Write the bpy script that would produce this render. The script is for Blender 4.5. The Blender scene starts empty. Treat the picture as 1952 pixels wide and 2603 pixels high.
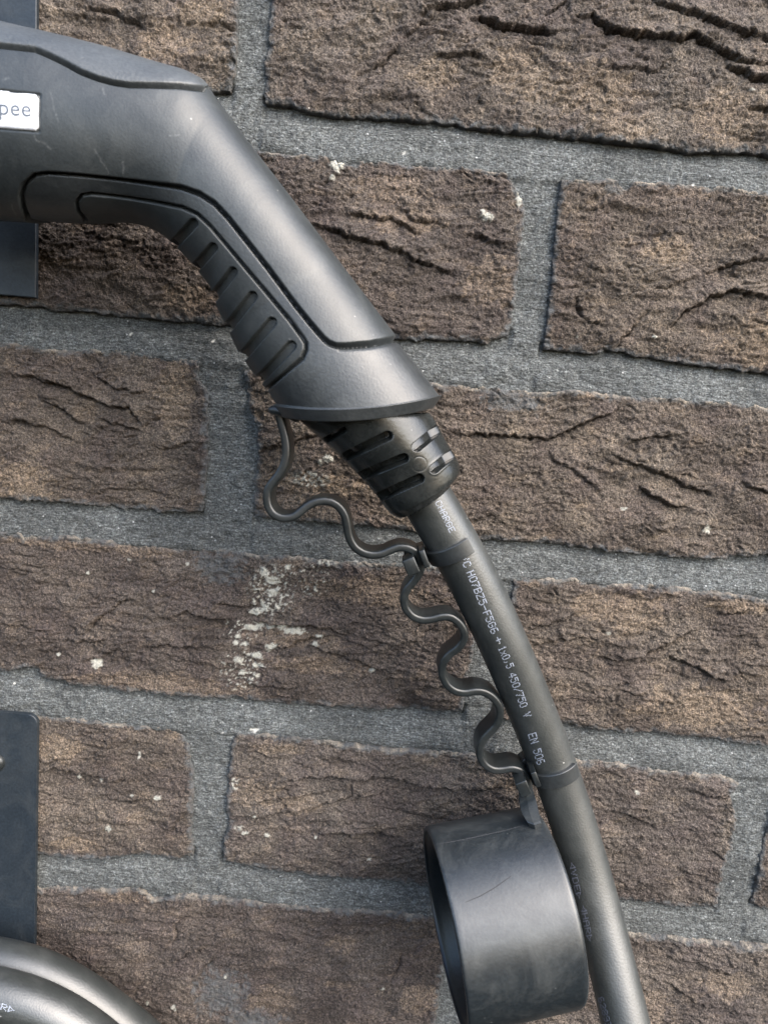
import bpy, math
import numpy as np
from mathutils import Vector, Matrix
from mathutils.bvhtree import BVHTree

# ------------------------------------------------------------------ camera, world, sun, exposure
scene = bpy.context.scene
S = 0.001                                   # all lengths below are millimetres on the wall
PITCH, YAW, ROLL = -0.148204, -0.000825, 0.084242
CAM = np.array([0.0, -286.6, -92.97])
F, CX, CY = 1880.0, 976.0, 1301.5           # focal length and centre in pixels of the photograph

def cam_basis():
    cp, sp = math.cos(PITCH), math.sin(PITCH); c, s = math.cos(YAW), math.sin(YAW)
    cr, sr = math.cos(ROLL), math.sin(ROLL)
    fwd = np.array([s*cp, c*cp, sp]); right = np.array([c, -s, 0.0]); up = np.cross(right, fwd)
    return np.array([cr*right + sr*up, -sr*right + cr*up, fwd])
B = cam_basis()

cam_data = bpy.data.cameras.new("camera")
cam = bpy.data.objects.new("camera", cam_data)
scene.collection.objects.link(cam)
scene.camera = cam
cam_data.sensor_fit = 'VERTICAL'; cam_data.sensor_height = 36.0
cam_data.lens = F/2603*36
cam_data.clip_start = 0.01; cam_data.clip_end = 50
M = Matrix([[B[0][i], B[1][i], -B[2][i], CAM[i]*S] for i in range(3)] + [[0, 0, 0, 1]])
cam.matrix_world = M
cam_data.dof.use_dof = True
cam_data.dof.focus_distance = 0.280
cam_data.dof.aperture_fstop = 18.0

SUN_EL, SUN_AZ = math.radians(41), math.radians(48)       # azimuth measured from -Y (behind the camera) towards +X
sun_dir = Vector((math.cos(SUN_EL)*math.sin(SUN_AZ), -math.cos(SUN_EL)*math.cos(SUN_AZ), math.sin(SUN_EL)))
world = bpy.data.worlds.new("World"); scene.world = world; world.use_nodes = True
wt = world.node_tree
for n in list(wt.nodes): wt.nodes.remove(n)
sky = wt.nodes.new('ShaderNodeTexSky'); sky.sky_type = 'NISHITA'; sky.sun_disc = False
sky.sun_elevation = SUN_EL
sky.sun_rotation = math.atan2(sun_dir.x, sun_dir.y)
sky.air_density = 1.0; sky.dust_density = 3.5; sky.ozone_density = 1.5
bg = wt.nodes.new('ShaderNodeBackground'); bg.inputs[1].default_value = 0.15
wo = wt.nodes.new('ShaderNodeOutputWorld')
wt.links.new(sky.outputs[0], bg.inputs[0]); wt.links.new(bg.outputs[0], wo.inputs[0])

sl = bpy.data.lights.new("sun", 'SUN'); sl.energy = 1.2; sl.angle = math.radians(72); sl.color = (1.0, 0.998, 0.99)
sun = bpy.data.objects.new("sun", sl); scene.collection.objects.link(sun)
sun.rotation_euler = (-sun_dir).to_track_quat('-Z', 'Y').to_euler()

scene.view_settings.view_transform = 'Standard'; scene.view_settings.look = 'None'
scene.view_settings.exposure = 1.7; scene.view_settings.gamma = 1.0

# ------------------------------------------------------------------ helpers
def ray(px, py):
    px = np.asarray(px, float); py = np.asarray(py, float)
    d = np.stack([(px-CX)/F, -(py-CY)/F, np.ones_like(px)], -1)
    return d @ B
def P(px, py, h=0.0):
    """point at stand-off h (mm) in front of the wall seen at a pixel of the photograph"""
    d = ray(px, py); t = (-np.asarray(h, float) - CAM[1])/d[..., 1]
    return CAM + d*t[..., None]
def proj(p):
    d = (p-CAM) @ B.T
    return CX + F*d[..., 0]/d[..., 2], CY - F*d[..., 1]/d[..., 2]

def mesh_from(name, verts, quads, tris=None):
    me = bpy.data.meshes.new(name)
    verts = np.asarray(verts, np.float32)*S
    nq = len(quads); nt = 0 if tris is None else len(tris)
    me.vertices.add(len(verts)); me.vertices.foreach_set('co', verts.ravel())
    loops = np.asarray(quads, np.int32).reshape(-1)
    if nt: loops = np.concatenate([loops, np.asarray(tris, np.int32).ravel()])
    me.loops.add(len(loops)); me.loops.foreach_set('vertex_index', loops)
    me.polygons.add(nq+nt)
    st = np.concatenate([np.arange(nq)*4, nq*4+np.arange(nt)*3]).astype(np.int32)
    me.polygons.foreach_set('loop_start', st)
    me.update(calc_edges=True); me.validate()
    return me
def shade(me, smooth=True):
    me.polygons.foreach_set('use_smooth', np.full(len(me.polygons), smooth)); me.update()
def obj(name, me, mat, parent=None, smooth=True):
    if mat: me.materials.append(mat)
    shade(me, smooth)
    o = bpy.data.objects.new(name, me); scene.collection.objects.link(o)
    if parent:
        o.parent = parent
        o.matrix_parent_inverse = parent.matrix_basis.inverted()
    return o
def thing(name, label, cat, loc, group=None):
    o = bpy.data.objects.new(name, None); scene.collection.objects.link(o)
    o.empty_display_size = 0.01
    o.location = Vector(loc)*S; o['label'] = label; o['category'] = cat
    if group: o['group'] = group
    return o
def grid_quads(nu, nv, wrap_v=False):
    i = np.arange(nu-1)[:, None]; j = np.arange(nv if wrap_v else nv-1)[None]
    a = i*nv+j; b = i*nv+(j+1) % nv; c = (i+1)*nv+(j+1) % nv; d = (i+1)*nv+j
    return np.stack([a, b, c, d], -1).reshape(-1, 4)
def set_attr(me, name, rgba):
    a = me.color_attributes.new(name, 'FLOAT_COLOR', 'POINT')
    a.data.foreach_set('color', np.asarray(rgba, np.float32).ravel())

# gradient noise in numpy
def perlin(x, y, seed=0):
    rs = np.random.RandomState(seed)
    perm = rs.permutation(1024); ang = rs.rand(1024)*2*np.pi
    gx, gy = np.cos(ang), np.sin(ang)
    xi = np.floor(x).astype(int); yi = np.floor(y).astype(int)
    xf = x-xi; yf = y-yi
    u = xf**3*(xf*(xf*6-15)+10); v = yf**3*(yf*(yf*6-15)+10)
    def g(ix, iy, dx, dy):
        k = perm[(perm[ix & 1023]+iy) & 1023]
        return gx[k]*dx+gy[k]*dy
    n00 = g(xi, yi, xf, yf); n10 = g(xi+1, yi, xf-1, yf)
    n01 = g(xi, yi+1, xf, yf-1); n11 = g(xi+1, yi+1, xf-1, yf-1)
    return ((n00*(1-u)+n10*u)*(1-v)+(n01*(1-u)+n11*u)*v)*1.5
def fbm(x, y, seed=0, oct=4, gain=0.5):
    s = 0; a = 1.0; t = 0
    for k in range(oct):
        s = s+a*perlin(x*2**k, y*2**k, seed+k*17); t += a; a *= gain
    return s/t
def sstep(a, b, x):
    t = np.clip((x-a)/(b-a), 0, 1); return t*t*(3-2*t)
def seg_dist(x, y, pts):
    """distance to a polyline, parameter along it 0..1 and signed side"""
    pts = np.asarray(pts, float); best = np.full(x.shape, 1e9); par = np.zeros(x.shape); side = np.zeros(x.shape)
    L = np.hypot(*(pts[1:]-pts[:-1]).T); cum = np.concatenate([[0], np.cumsum(L)])
    for k in range(len(pts)-1):
        ax, ay = pts[k]; bx, by = pts[k+1]; dx, dy = bx-ax, by-ay
        t = np.clip(((x-ax)*dx+(y-ay)*dy)/(L[k]**2+1e-9), 0, 1)
        qx = x-(ax+t*dx); qy = y-(ay+t*dy); d = np.hypot(qx, qy)
        m = d < best
        best = np.where(m, d, best); par = np.where(m, (cum[k]+t*L[k])/cum[-1], par)
        side = np.where(m, np.sign(dx*qy-dy*qx), side)
    return best, par, side
def in_poly(x, y, pts):
    ins = np.zeros(x.shape, bool); n = len(pts)
    for i in range(n):
        x1, y1 = pts[i]; x2, y2 = pts[(i+1) % n]
        if y1 == y2: continue
        c = ((y1 > y) != (y2 > y)) & (x < (x2-x1)*(y-y1)/(y2-y1)+x1)
        ins ^= c
    return ins
def resample(pts, n, smooth=0.0):
    pts = np.asarray(pts, float)
    d = np.linalg.norm(pts[1:]-pts[:-1], axis=1); c = np.concatenate([[0], np.cumsum(d)])
    if smooth > 0:
        m = max(n, 400); t = np.linspace(0, c[-1], m)
        q = np.stack([np.interp(t, c, pts[:, k]) for k in range(pts.shape[1])], 1)
        sg = smooth/(c[-1]/m); r = int(3*sg)+1
        ker = np.exp(-0.5*(np.arange(-r, r+1)/sg)**2); ker /= ker.sum()
        pre = q[0]+(q[1]-q[0])*np.arange(-r, 0)[:, None]; post = q[-1]+(q[-1]-q[-2])*np.arange(1, r+1)[:, None]
        e = np.concatenate([pre, q, post])
        q = np.stack([np.convolve(e[:, k], ker, 'valid') for k in range(pts.shape[1])], 1)
        pts = q; d = np.linalg.norm(pts[1:]-pts[:-1], axis=1); c = np.concatenate([[0], np.cumsum(d)])
    t = np.linspace(0, c[-1], n)
    return np.stack([np.interp(t, c, pts[:, k]) for k in range(pts.shape[1])], 1)

# ------------------------------------------------------------------ materials
class NT:
    def __init__(self, name):
        self.m = bpy.data.materials.new(name); self.m.use_nodes = True
        self.t = self.m.node_tree; self.b = self.t.nodes['Principled BSDF']
        self.tc = self.t.nodes.new('ShaderNodeTexCoord')
        g = self.t.nodes.new('ShaderNodeNewGeometry'); self.pos = g.outputs['Position']
    def mapping(self, scale):
        n = self.t.nodes.new('ShaderNodeMapping'); n.inputs['Scale'].default_value = scale
        self.t.links.new(self.pos, n.inputs['Vector']); return n.outputs[0]
    def noise(self, scale, detail=3, rough=0.5, dist=0, vec=None):
        n = self.t.nodes.new('ShaderNodeTexNoise'); n.inputs['Scale'].default_value = scale
        n.inputs['Detail'].default_value = detail; n.inputs['Roughness'].default_value = rough
        n.inputs['Distortion'].default_value = dist
        self.t.links.new(vec or self.pos, n.inputs['Vector']); return n.outputs['Fac']
    def voronoi(self, scale, feature='F1', vec=None, out='Distance'):
        n = self.t.nodes.new('ShaderNodeTexVoronoi'); n.inputs['Scale'].default_value = scale; n.feature = feature
        self.t.links.new(vec or self.pos, n.inputs['Vector']); return n.outputs[out]
    def ramp(self, fac, stops, mode='LINEAR'):
        n = self.t.nodes.new('ShaderNodeValToRGB'); e = n.color_ramp.elements
        while len(e) < len(stops): e.new(0.5)
        for k, (p, c) in enumerate(stops):
            e[k].position = p; e[k].color = (*c, 1) if hasattr(c, '__len__') else (c, c, c, 1)
        n.color_ramp.interpolation = mode
        self.t.links.new(fac, n.inputs[0]); return n.outputs[0]
    def mix(self, fac, a, b, mode='MIX'):
        n = self.t.nodes.new('ShaderNodeMix'); n.data_type = 'RGBA'; n.blend_type = mode
        for s, v in ((n.inputs['Factor'], fac), (n.inputs[6], a), (n.inputs[7], b)):
            if hasattr(v, 'is_output'): self.t.links.new(v, s)
            else: s.default_value = v if not hasattr(v, '__len__') else (*v, 1)
        return n.outputs[2]
    def math(self, op, a, b=0.0, clamp=False):
        n = self.t.nodes.new('ShaderNodeMath'); n.operation = op; n.use_clamp = clamp
        for s, v in ((n.inputs[0], a), (n.inputs[1], b)):
            if hasattr(v, 'is_output'): self.t.links.new(v, s)
            else: s.default_value = v
        return n.outputs[0]
    def attr(self, name):
        n = self.t.nodes.new('ShaderNodeAttribute'); n.attribute_name = name
        s = self.t.nodes.new('ShaderNodeSeparateColor'); self.t.links.new(n.outputs['Color'], s.inputs[0])
        return s.outputs[0], s.outputs[1], s.outputs[2]
    def bump(self, h, dist, strength=1.0, normal=None):
        n = self.t.nodes.new('ShaderNodeBump'); n.inputs['Distance'].default_value = dist
        n.inputs['Strength'].default_value = strength
        self.t.links.new(h, n.inputs['Height'])
        if normal: self.t.links.new(normal, n.inputs['Normal'])
        return n.outputs[0]
    def set(self, **kw):
        for k, v in kw.items():
            s = self.b.inputs[k.replace('_', ' ')]
            if hasattr(v, 'is_output'): self.t.links.new(v, s)
            else: s.default_value = v if not hasattr(v, '__len__') else (*v, 1)
        return self.m

def brick_mat():
    t = NT('brick')
    lime, tan, grey = t.attr('mask')  # lime and tan also carry the painted light on the top arris
    base = t.ramp(t.noise(38, 4, 0.6, 0.6), [(0.3, (0.060, 0.049, 0.042)), (0.5, (0.096, 0.081, 0.069)), (0.7, (0.144, 0.122, 0.100))])
    purple = t.ramp(t.noise(60, 2), [(0.45, 0.0), (0.7, 1.0)])
    c = t.mix(t.math('MULTIPLY', purple, 0.55), base, (0.098, 0.078, 0.072))
    tn = t.ramp(t.noise(75, 5, 0.7), [(0.52, 0.0), (0.72, 1.0)])
    tsum = t.math('ADD', t.math('MULTIPLY', tn, 0.5), tan, True)
    speck = t.ramp(t.noise(750, 3, 0.65), [(0.4, 0.0), (0.6, 1.0)])
    tmask = t.math('MULTIPLY', tsum, t.math('ADD', t.math('MULTIPLY', speck, 0.6), 0.4))
    c = t.mix(t.math('MULTIPLY', tmask, 0.62), c, (0.27, 0.21, 0.15))
    sp2 = t.ramp(t.noise(1300, 3, 0.85), [(0.33, 0.3), (0.5, 0.95), (0.67, 2.2)])
    c = t.mix(1.0, c, sp2, 'MULTIPLY')
    oi = t.t.nodes.new('ShaderNodeObjectInfo')
    c = t.mix(1.0, c, t.ramp(oi.outputs['Random'], [(0.0, (0.80, 0.78, 0.80)), (0.35, (1.06, 1.02, 0.96)), (0.7, (0.92, 0.92, 0.95)), (1.0, (1.12, 1.10, 1.06))]), 'MULTIPLY')
    gr = t.math('MULTIPLY', grey, t.ramp(t.noise(400, 3), [(0.3, 0.4), (0.6, 1.0)]))
    c = t.mix(gr, c, (0.11, 0.118, 0.122))
    ws = t.ramp(t.voronoi(330), [(0.0, 1.0), (0.075, 1.0), (0.11, 0.0)])
    wsm = t.math('MULTIPLY', ws, t.ramp(t.noise(140, 2), [(0.66, 0.0), (0.72, 1.0)]))
    c = t.mix(wsm, c, (0.5, 0.46, 0.4))
    c = t.mix(lime, c, (0.48, 0.47, 0.41))
    t.set(Base_Color=c, Roughness=0.85)
    t.b.inputs['Specular IOR Level'].default_value = 0.35
    h = t.math('ADD', t.noise(1500, 2, 0.8), t.math('MULTIPLY', t.noise(650, 3, 0.7), 1.4))
    t.set(Normal=t.bump(h, 0.0011, 1.0))
    return t.m
def mortar_mat():
    t = NT('mortar')
    lime, dark, blue = t.attr('mask')
    st = t.mapping((1.0, 1.0, 3.2))
    n1 = t.noise(420, 4, 0.7, 0, st)
    c = t.ramp(n1, [(0.3, (0.046, 0.050, 0.049)), (0.5, (0.090, 0.096, 0.095)), (0.7, (0.182, 0.195, 0.192))])
    big = t.ramp(t.noise(30, 3), [(0.3, 0.7), (0.7, 1.2)])
    c = t.mix(1.0, c, big, 'MULTIPLY')
    g = t.ramp(t.noise(1300, 3, 0.8), [(0.32, 0.35), (0.5, 1.0), (0.68, 2.1)])
    c = t.mix(1.0, c, g, 'MULTIPLY')
    ws = t.ramp(t.voronoi(380), [(0.0, 1.0), (0.10, 1.0), (0.16, 0.0)])
    wm = t.math('MULTIPLY', ws, t.ramp(t.noise(220, 1), [(0.62, 0.0), (0.67, 0.8)]))
    c = t.mix(wm, c, (0.55, 0.56, 0.56))
    c = t.mix(lime, c, (0.66, 0.65, 0.6))
    t.set(Base_Color=c, Roughness=0.9)
    h = t.math('ADD', t.noise(1000, 3, 0.7), t.math('MULTIPLY', t.noise(450, 3, 0.6, 0, st), 1.0))
    t.set(Normal=t.bump(h, 0.0009, 1.0))
    return t.m
def plastic(name, col, rough=0.42, grain=1400, depth=0.00006, dust=0.0, mottled=0.25, attr=False, spec=0.5):
    t = NT(name)
    m = t.ramp(t.noise(45, 4, 0.6), [(0.3, 1-mottled), (0.7, 1+mottled)])
    c = t.mix(1.0, (col[0]*0.93, col[1]*1.0, col[2]*0.99), m, 'MULTIPLY')
    c = t.mix(1.0, c, t.ramp(t.noise(grain, 2), [(0.3, 0.8), (0.7, 1.25)]), 'MULTIPLY')
    if dust:
        v = t.ramp(t.voronoi(240), [(0.0, 1.0), (0.05, 1.0), (0.08, 0.0)])
        v = t.math('MULTIPLY', v, t.ramp(t.noise(75, 2), [(0.6, 0.0), (0.66, dust)]))
        c = t.mix(v, c, (0.42, 0.42, 0.40))
        film = t.ramp(t.noise(60, 5, 0.7, 1.0), [(0.45, 0.0), (0.75, 0.10*dust)])
        c = t.mix(film, c, (0.35, 0.36, 0.34))
    if attr:
        s, _, _ = t.attr('mask')
        c = t.mix(t.math('MULTIPLY', s, 0.45), c, (0.30, 0.31, 0.31))
    r = t.ramp(t.noise(55, 4, 0.6), [(0.3, rough-0.02), (0.7, rough+0.04)])
    t.set(Base_Color=c, Roughness=r)
    t.b.inputs['Specular IOR Level'].default_value = spec
    t.set(Normal=t.bump(t.noise(grain, 2, 0.5), depth, 1.0))
    return t.m

M_BRICK = brick_mat(); M_MORTAR = mortar_mat()
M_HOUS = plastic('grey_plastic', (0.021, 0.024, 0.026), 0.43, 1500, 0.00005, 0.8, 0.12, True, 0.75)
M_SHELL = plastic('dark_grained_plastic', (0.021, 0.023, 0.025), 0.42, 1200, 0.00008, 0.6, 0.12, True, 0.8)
M_TOP = plastic('skylit_grained_plastic', (0.040, 0.043, 0.046), 0.5, 1000, 0.00014, 0.6, 0.12, True, 1.0)  # lighter base colour stands in for overhead sky light on the top cover
M_PAD = plastic('grip_rubber', (0.018, 0.020, 0.021), 0.47, 1300, 0.00005, 0.5, 0.12, True, 0.6)
M_BOOT = plastic('boot_rubber', (0.012, 0.013, 0.013), 0.24, 900, 0.00004, 0.5, 0.2, False, 0.6)
M_CABLE = plastic("cable_sheath", (0.021, 0.023, 0.0225), 0.43, 1500, 0.00007, 0.8, 0.06, False, 1.0)
M_CABLE.node_tree.nodes['Principled BSDF'].inputs['IOR'].default_value = 1.6
M_TETHER = plastic('tether_rubber', (0.009, 0.011, 0.012), 0.34, 900, 0.00002, 0.4, 0.15, False, 0.6)
M_CLIP = plastic('clip_plastic', (0.020, 0.022, 0.024), 0.38, 900, 0.00002, 0.3, 0.1, False, 0.8)
M_CAP = plastic('cap_rubber', (0.012, 0.015, 0.018), 0.38, 1000, 0.00003, 1.0, 0.10, False, 0.8)
M_PLATE = plastic('navy_powder_coat', (0.016, 0.021, 0.028), 0.42, 1100, 0.00006, 0.5, 0.1)
M_INNER = plastic('cap_inside', (0.010, 0.011, 0.012), 0.3, 1000, 0.00003, 0.0, 0.2)
def flat(name, col, rough=0.5):
    t = NT(name)
    c = t.mix(1.0, (*col,), t.ramp(t.noise(900, 2), [(0.3, 0.9), (0.7, 1.1)]), 'MULTIPLY')
    t.set(Base_Color=c, Roughness=rough); return t.m
M_PRINT = flat('white_ink', (0.30, 0.33, 0.39))
M_LABEL = flat('white_label', (0.74, 0.77, 0.82), 0.35)
M_TEXT = flat('grey_ink', (0.10, 0.12, 0.15))

# ------------------------------------------------------------------ brick wall
wall = thing('brick_wall', 'rough brown hand-moulded brick wall with recessed grey mortar joints behind the plug', 'wall', (0, 0, -380))

CREASES = [  # pixel polylines, depth mm, width mm, step mm
 ([(938,177),(964,168),(1016,114)], 1.2, 0.7, 0.5), ([(1016,95),(1050,85),(1110,40)], 0.6, 0.6, 0.3),
 ([(1190,48),(1226,50),(1292,70),(1335,72),(1401,81),(1420,90)], 2.6, 1.3, 2.2), ([(1380,52),(1410,25),(1440,0)], 1.1, 0.7, 0.4),
 ([(1640,-10),(1677,9),(1751,35),(1839,70),(1909,96),(1970,115)], 1.5, 0.8, 0.8),
 ([(1445,39),(1500,45),(1540,75),(1602,88),(1664,98),(1729,103),(1760,95),(1812,127),(1882,158),(1970,172)], 2.0, 1.1, 1.3),
 ([(1840,172),(1909,197),(1970,216)], 2.2, 1.2, 1.4), ([(1524,175),(1620,177),(1699,179)], 0.5, 0.8, 0.5),
 ([(1180,110),(1226,105),(1313,92),(1400,130)], 0.3, 1.0, -1.0), ([(1900,270),(1952,292)], 1.2, 0.9, 0.8),
 ([(620,80),(560,60),(500,70)], 0.6, 0.9, 0.5), ([(585,150),(605,165)], 1.4, 0.8, 0.4), ([(200,20),(300,35),(380,80)], 0.8, 1.0, 0.7),
 ([(1060,40),(1120,22),(1240,0)], 0.8, 0.9, 0.8), ([(1100,150),(1160,140),(1240,150)], 0.6, 1.2, 0.7),
 ([(760,560),(810,572),(897,603),(978,625),(1060,663),(1163,700)], 0.9, 1.0, 1.1), ([(870,545),(930,548),(1000,560),(1070,600)], 0.7, 1.0, 0.8),
 ([(1180,600),(1240,612),(1300,640)], 0.7, 0.8, 0.4), ([(1000,520),(1060,560),(1140,575)], 0.5, 1.0, 0.6),
 ([(1449,751),(1471,790),(1491,818),(1540,816)], 1.3, 0.6, 0.4), ([(1554,891),(1575,870),(1594,851),(1640,793)], 1.2, 0.6, 0.3),
 ([(1699,834),(1734,794),(1799,759),(1850,742),(1909,751),(1960,765)], 1.6, 1.0, 1.3), ([(1782,700),(1840,680),(1909,664),(1960,662)], 1.0, 0.7, 0.6),
 ([(1640,740),(1700,728),(1782,700)], 0.6, 0.8, 0.4),
 ([(50,955),(109,964),(175,988),(228,1012),(284,1034),(333,1036),(365,1090)], 1.5, 0.8, 1.3), ([(236,953),(280,979),(346,1001),(376,992)], 1.1, 0.7, 0.7),
 ([(100,1018),(150,1030),(200,1072),(215,1078)], 0.9, 0.9, 0.9), ([(250,1065),(310,1080),(363,1093)], 1.0, 0.8, 0.9), ([(363,1093),(385,1068),(420,1060)], 0.8, 0.7, 0.5),
 ([(0,1075),(60,1068),(120,1085),(200,1130)], 0.5, 1.2, 0.7), ([(380,1130),(430,1140),(500,1120)], 0.6, 0.8, 0.6),
 ([(648,1163),(674,1141),(740,1125),(820,1100)], 1.4, 0.7, 0.4), ([(1130,1100),(1226,1107),(1313,1109),(1383,1116),(1436,1101),(1497,1070),(1558,1048),(1590,1024)], 2.4, 0.9, 1.0),
 ([(1580,1136),(1633,1109),(1729,1109)], 1.0, 0.8, 0.7), ([(1620,1236),(1681,1276),(1729,1293),(1750,1280)], 1.9, 1.0, 1.2),
 ([(1560,1160),(1598,1175),(1685,1206),(1751,1241),(1808,1256)], 1.2, 0.9, 0.9), ([(1882,1232),(1965,1254)], 1.3, 0.8, 0.8), ([(1390,1160),(1450,1190),(1530,1250)], 0.5, 0.9, 0.6),
 ([(1380,1065),(1440,1062)], 0.7, 0.5, 0.2),
 ([(210,1613),(263,1563),(306,1533),(346,1513)], 1.2, 0.6, 0.5), ([(440,1565),(477,1552),(525,1570),(590,1578)], 1.3, 0.9, 1.0), ([(162,1629),(236,1633),(284,1620)], 1.2, 0.8, 0.6),
 ([(370,1640),(416,1638),(516,1646)], 1.1, 0.7, 0.9), ([(0,1587),(60,1590),(140,1610)], 0.7, 0.8, 0.5), ([(540,1530),(600,1540),(666,1541)], 1.2, 0.8, 0.6),
 ([(640,1583),(700,1588),(771,1589),(830,1594),(889,1618)], 1.5, 1.0, 1.2), ([(670,1652),(720,1648),(771,1628),(850,1612)], 1.0, 0.8, 0.7), ([(916,1692),(979,1706)], 1.5, 0.7, 0.5),
 ([(780,1640),(860,1665),(960,1700)], 0.7, 0.9, 0.7), ([(210,1680),(255,1675),(300,1650)], 0.7, 0.7, 0.4), ([(620,1745),(680,1740),(760,1752)], 0.7, 0.9, 0.7),
 ([(1335,1602),(1401,1587),(1467,1554)], 1.0, 0.7, 0.5), ([(1528,1672),(1589,1677),(1646,1660),(1690,1637),(1742,1606),(1780,1603)], 2.0, 1.0, 1.4),
 ([(1690,1668),(1751,1685),(1790,1707),(1817,1724),(1856,1725),(1885,1694)], 1.8, 0.9, 1.2), ([(1820,1560),(1880,1562),(1900,1545)], 0.8, 0.7, 0.5), ([(1350,1640),(1420,1625),(1480,1620)], 0.6, 1.0, 0.6),
 ([(96,1937),(183,1928)], 1.2, 0.7, 0.6), ([(96,1962),(150,1955),(202,1964),(240,1972),(289,1983),(330,1975)], 1.3, 1.1, 1.0), ([(270,2031),(337,2036),(380,2030)], 0.9, 0.8, 0.7),
 ([(360,2080),(420,2090),(470,2120)], 0.6, 1.0, 0.6),
 ([(588,2073),(675,2071),(762,2056),(850,2035),(894,2021),(938,2019),(1000,2005)], 1.5, 0.7, 0.9), ([(690,1985),(780,1975),(850,1966),(916,1979),(981,1970),(1025,1979),(1104,1999),(1218,2008),(1300,2004)], 2.3, 1.1, 1.6),
 ([(890,1985),(897,2010),(903,2032)], 1.3, 0.6, 0.2), ([(800,2110),(850,2115),(929,2115),(1016,2124)], 0.7, 1.0, 0.9), ([(620,2040),(700,2030),(850,2010)], 0.6, 0.8, 0.5),
 ([(1745,2005),(1756,2010),(1808,2025),(1856,2023)], 2.0, 0.7, 0.5), ([(1570,2060),(1630,2085),(1670,2110)], 0.9, 0.8, 0.6), ([(1810,2160),(1835,2190)], 1.2, 0.6, 0.3),
 ([(522,2448),(588,2454),(653,2463),(693,2452),(740,2455),(806,2469),(859,2498)], 1.7, 1.0, 1.6), ([(719,2386),(763,2397)], 1.2, 0.8, 0.6), ([(1021,2417),(1016,2456),(990,2491)], 1.1, 0.7, 0.2),
 ([(880,2498),(955,2509),(1010,2530)], 1.0, 0.8, 0.6), ([(309,2330),(386,2335),(434,2345),(482,2326)], 1.4, 0.9, 0.8), ([(444,2446),(480,2420),(521,2408)], 1.3, 0.8, 0.7), ([(445,2350),(450,2383),(430,2400)], 1.5, 0.9, 0.3),
 ([(180,2365),(260,2370),(420,2372)], 0.6, 1.0, 0.6), ([(900,2370),(960,2375)], 0.8, 0.8, 0.4), ([(560,2420),(480,2500),(520,2530)], 0.7, 0.9, 0.6), ([(1700,2430),(1790,2450),(1860,2480)], 0.8, 0.9, 0.6),
 ([(430,2120),(480,2050)], 0.5, 0.8, 0.4), ([(1640,2480),(1700,2500),(1800,2560)], 0.7, 0.9, 0.6),
]
CR_W = []
for pts, dp, wd, stp in CREASES:
    w = P([p[0] for p in pts], [p[1] for p in pts])
    CR_W.append((w[:, [0, 2]], dp, wd, stp))
def blobs(lst, X, Z, jit, thr=0.0):
    m = np.zeros(X.shape)
    for b in lst:
        px, py, rx, ry = b[:4]; dens = b[4] if len(b) > 4 else 1.0
        c = P(px, py); k = 6.4
        near = (np.abs(X-c[0]) < rx/k*1.8) & (np.abs(Z-c[2]) < ry/k*1.8)
        if not near.any(): continue
        d = np.hypot((X-c[0])/(rx/k), (Z-c[2])/(ry/k))
        if dens >= 1: v = sstep(1.15, 0.85, d+jit*0.55)
        else: v = sstep(1.2, 0.7, d)*sstep(1-dens, 1-dens+0.12, 0.5+0.9*thr)
        m = np.maximum(m, np.where(near, v, 0))
    return m
LIME = [(673,1452,12,12),(693,1474,16,12),(732,1441,8,7),(695,1505,14,10),(650,1556,16,9),(673,1545,11,9),(707,1544,7,6),(638,1596,20,8),(661,1590,9,7),(687,1593,14,7),(718,1592,10,5),(748,1603,30,8),
 (606,1618,7,5),(600,1632,8,5),(622,1635,8,5),(693,1640,15,8),(684,1650,8,6),(813,1616,9,5),(803,1636,9,6),(656,1665,14,9),(632,1663,6,4),(608,1676,12,9),(657,1689,13,6),(945,1704,7,6),(618,1708,8,7),(655,1716,5,5),(640,1725,6,4),
 (610,1700,55,60,0.34),(690,1500,60,70,0.40),(780,1470,60,50,0.30),(620,1600,60,30,0.3),(830,1430,24,8,0.55),
 (249,1684,14,12),(790,1218,48,20,0.52),(836,1165,12,9),(815,1175,7,6),(858,418,17,15),(846,451,7,7),(1237,553,13,9),(1226,540,5,5),(478,1433,5,4),(330,1422,5,3),(225,1456,4,4),(392,1502,3,4),(150,1664,6,3),
 (279,2103,9,8),(403,2026,10,5),(354,1920,5,7),(202,1977,5,4),(259,1983,4,4),(340,2018,4,3),(445,2556,8,7),(378,2544,4,5),(650,2068,4,4),(680,2119,7,5),(625,2114,9,5),(610,2100,14,8,0.6),(600,1990,14,20,0.5),(938,2181,5,4),(803,2125,4,4),
 (1795,1344,8,9),(1583,1292,8,3),(1660,857,5,4),(1544,1607,6,4),(1614,2009,6,4),(1908,230,5,3),(1320,505,7,16),(1215,1440,4,4),(800,600,3,3),(573,2483,3,4),(970,2508,8,5,0.6),(1465,856,3,3)]
TAN = [(1500,235,110,55),(1860,300,90,60),(1330,190,70,50),(1240,720,55,60),(1100,190,60,30),(1030,560,90,30),(1000,480,80,30),(1590,330,60,40),(1930,880,80,70),(1700,640,60,30),(740,1622,120,20),(950,1500,160,35),(800,1690,120,25),
 (1780,1800,150,55),(1600,1560,70,50),(1500,1540,50,40),(1870,1540,70,20),(190,2145,60,25),(760,2040,60,30),(700,1900,80,15),(660,2010,60,40),(870,2395,40,25),(860,2500,30,10),(1080,2540,60,40),(300,2270,60,25),(380,2280,18,12),(150,1900,60,40),
 (60,1220,80,40),(180,1385,150,12),(350,1400,80,15),(420,1740,200,30),(700,2540,60,40),(1500,1000,40,12),(560,630,60,30),(480,760,60,30),(520,30,60,50),(420,110,60,40),(1640,2560,80,50),(1850,2500,70,40),(450,1000,40,100),(800,1230,120,25),(1280,1990,60,20),(1250,870,40,10)]
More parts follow.
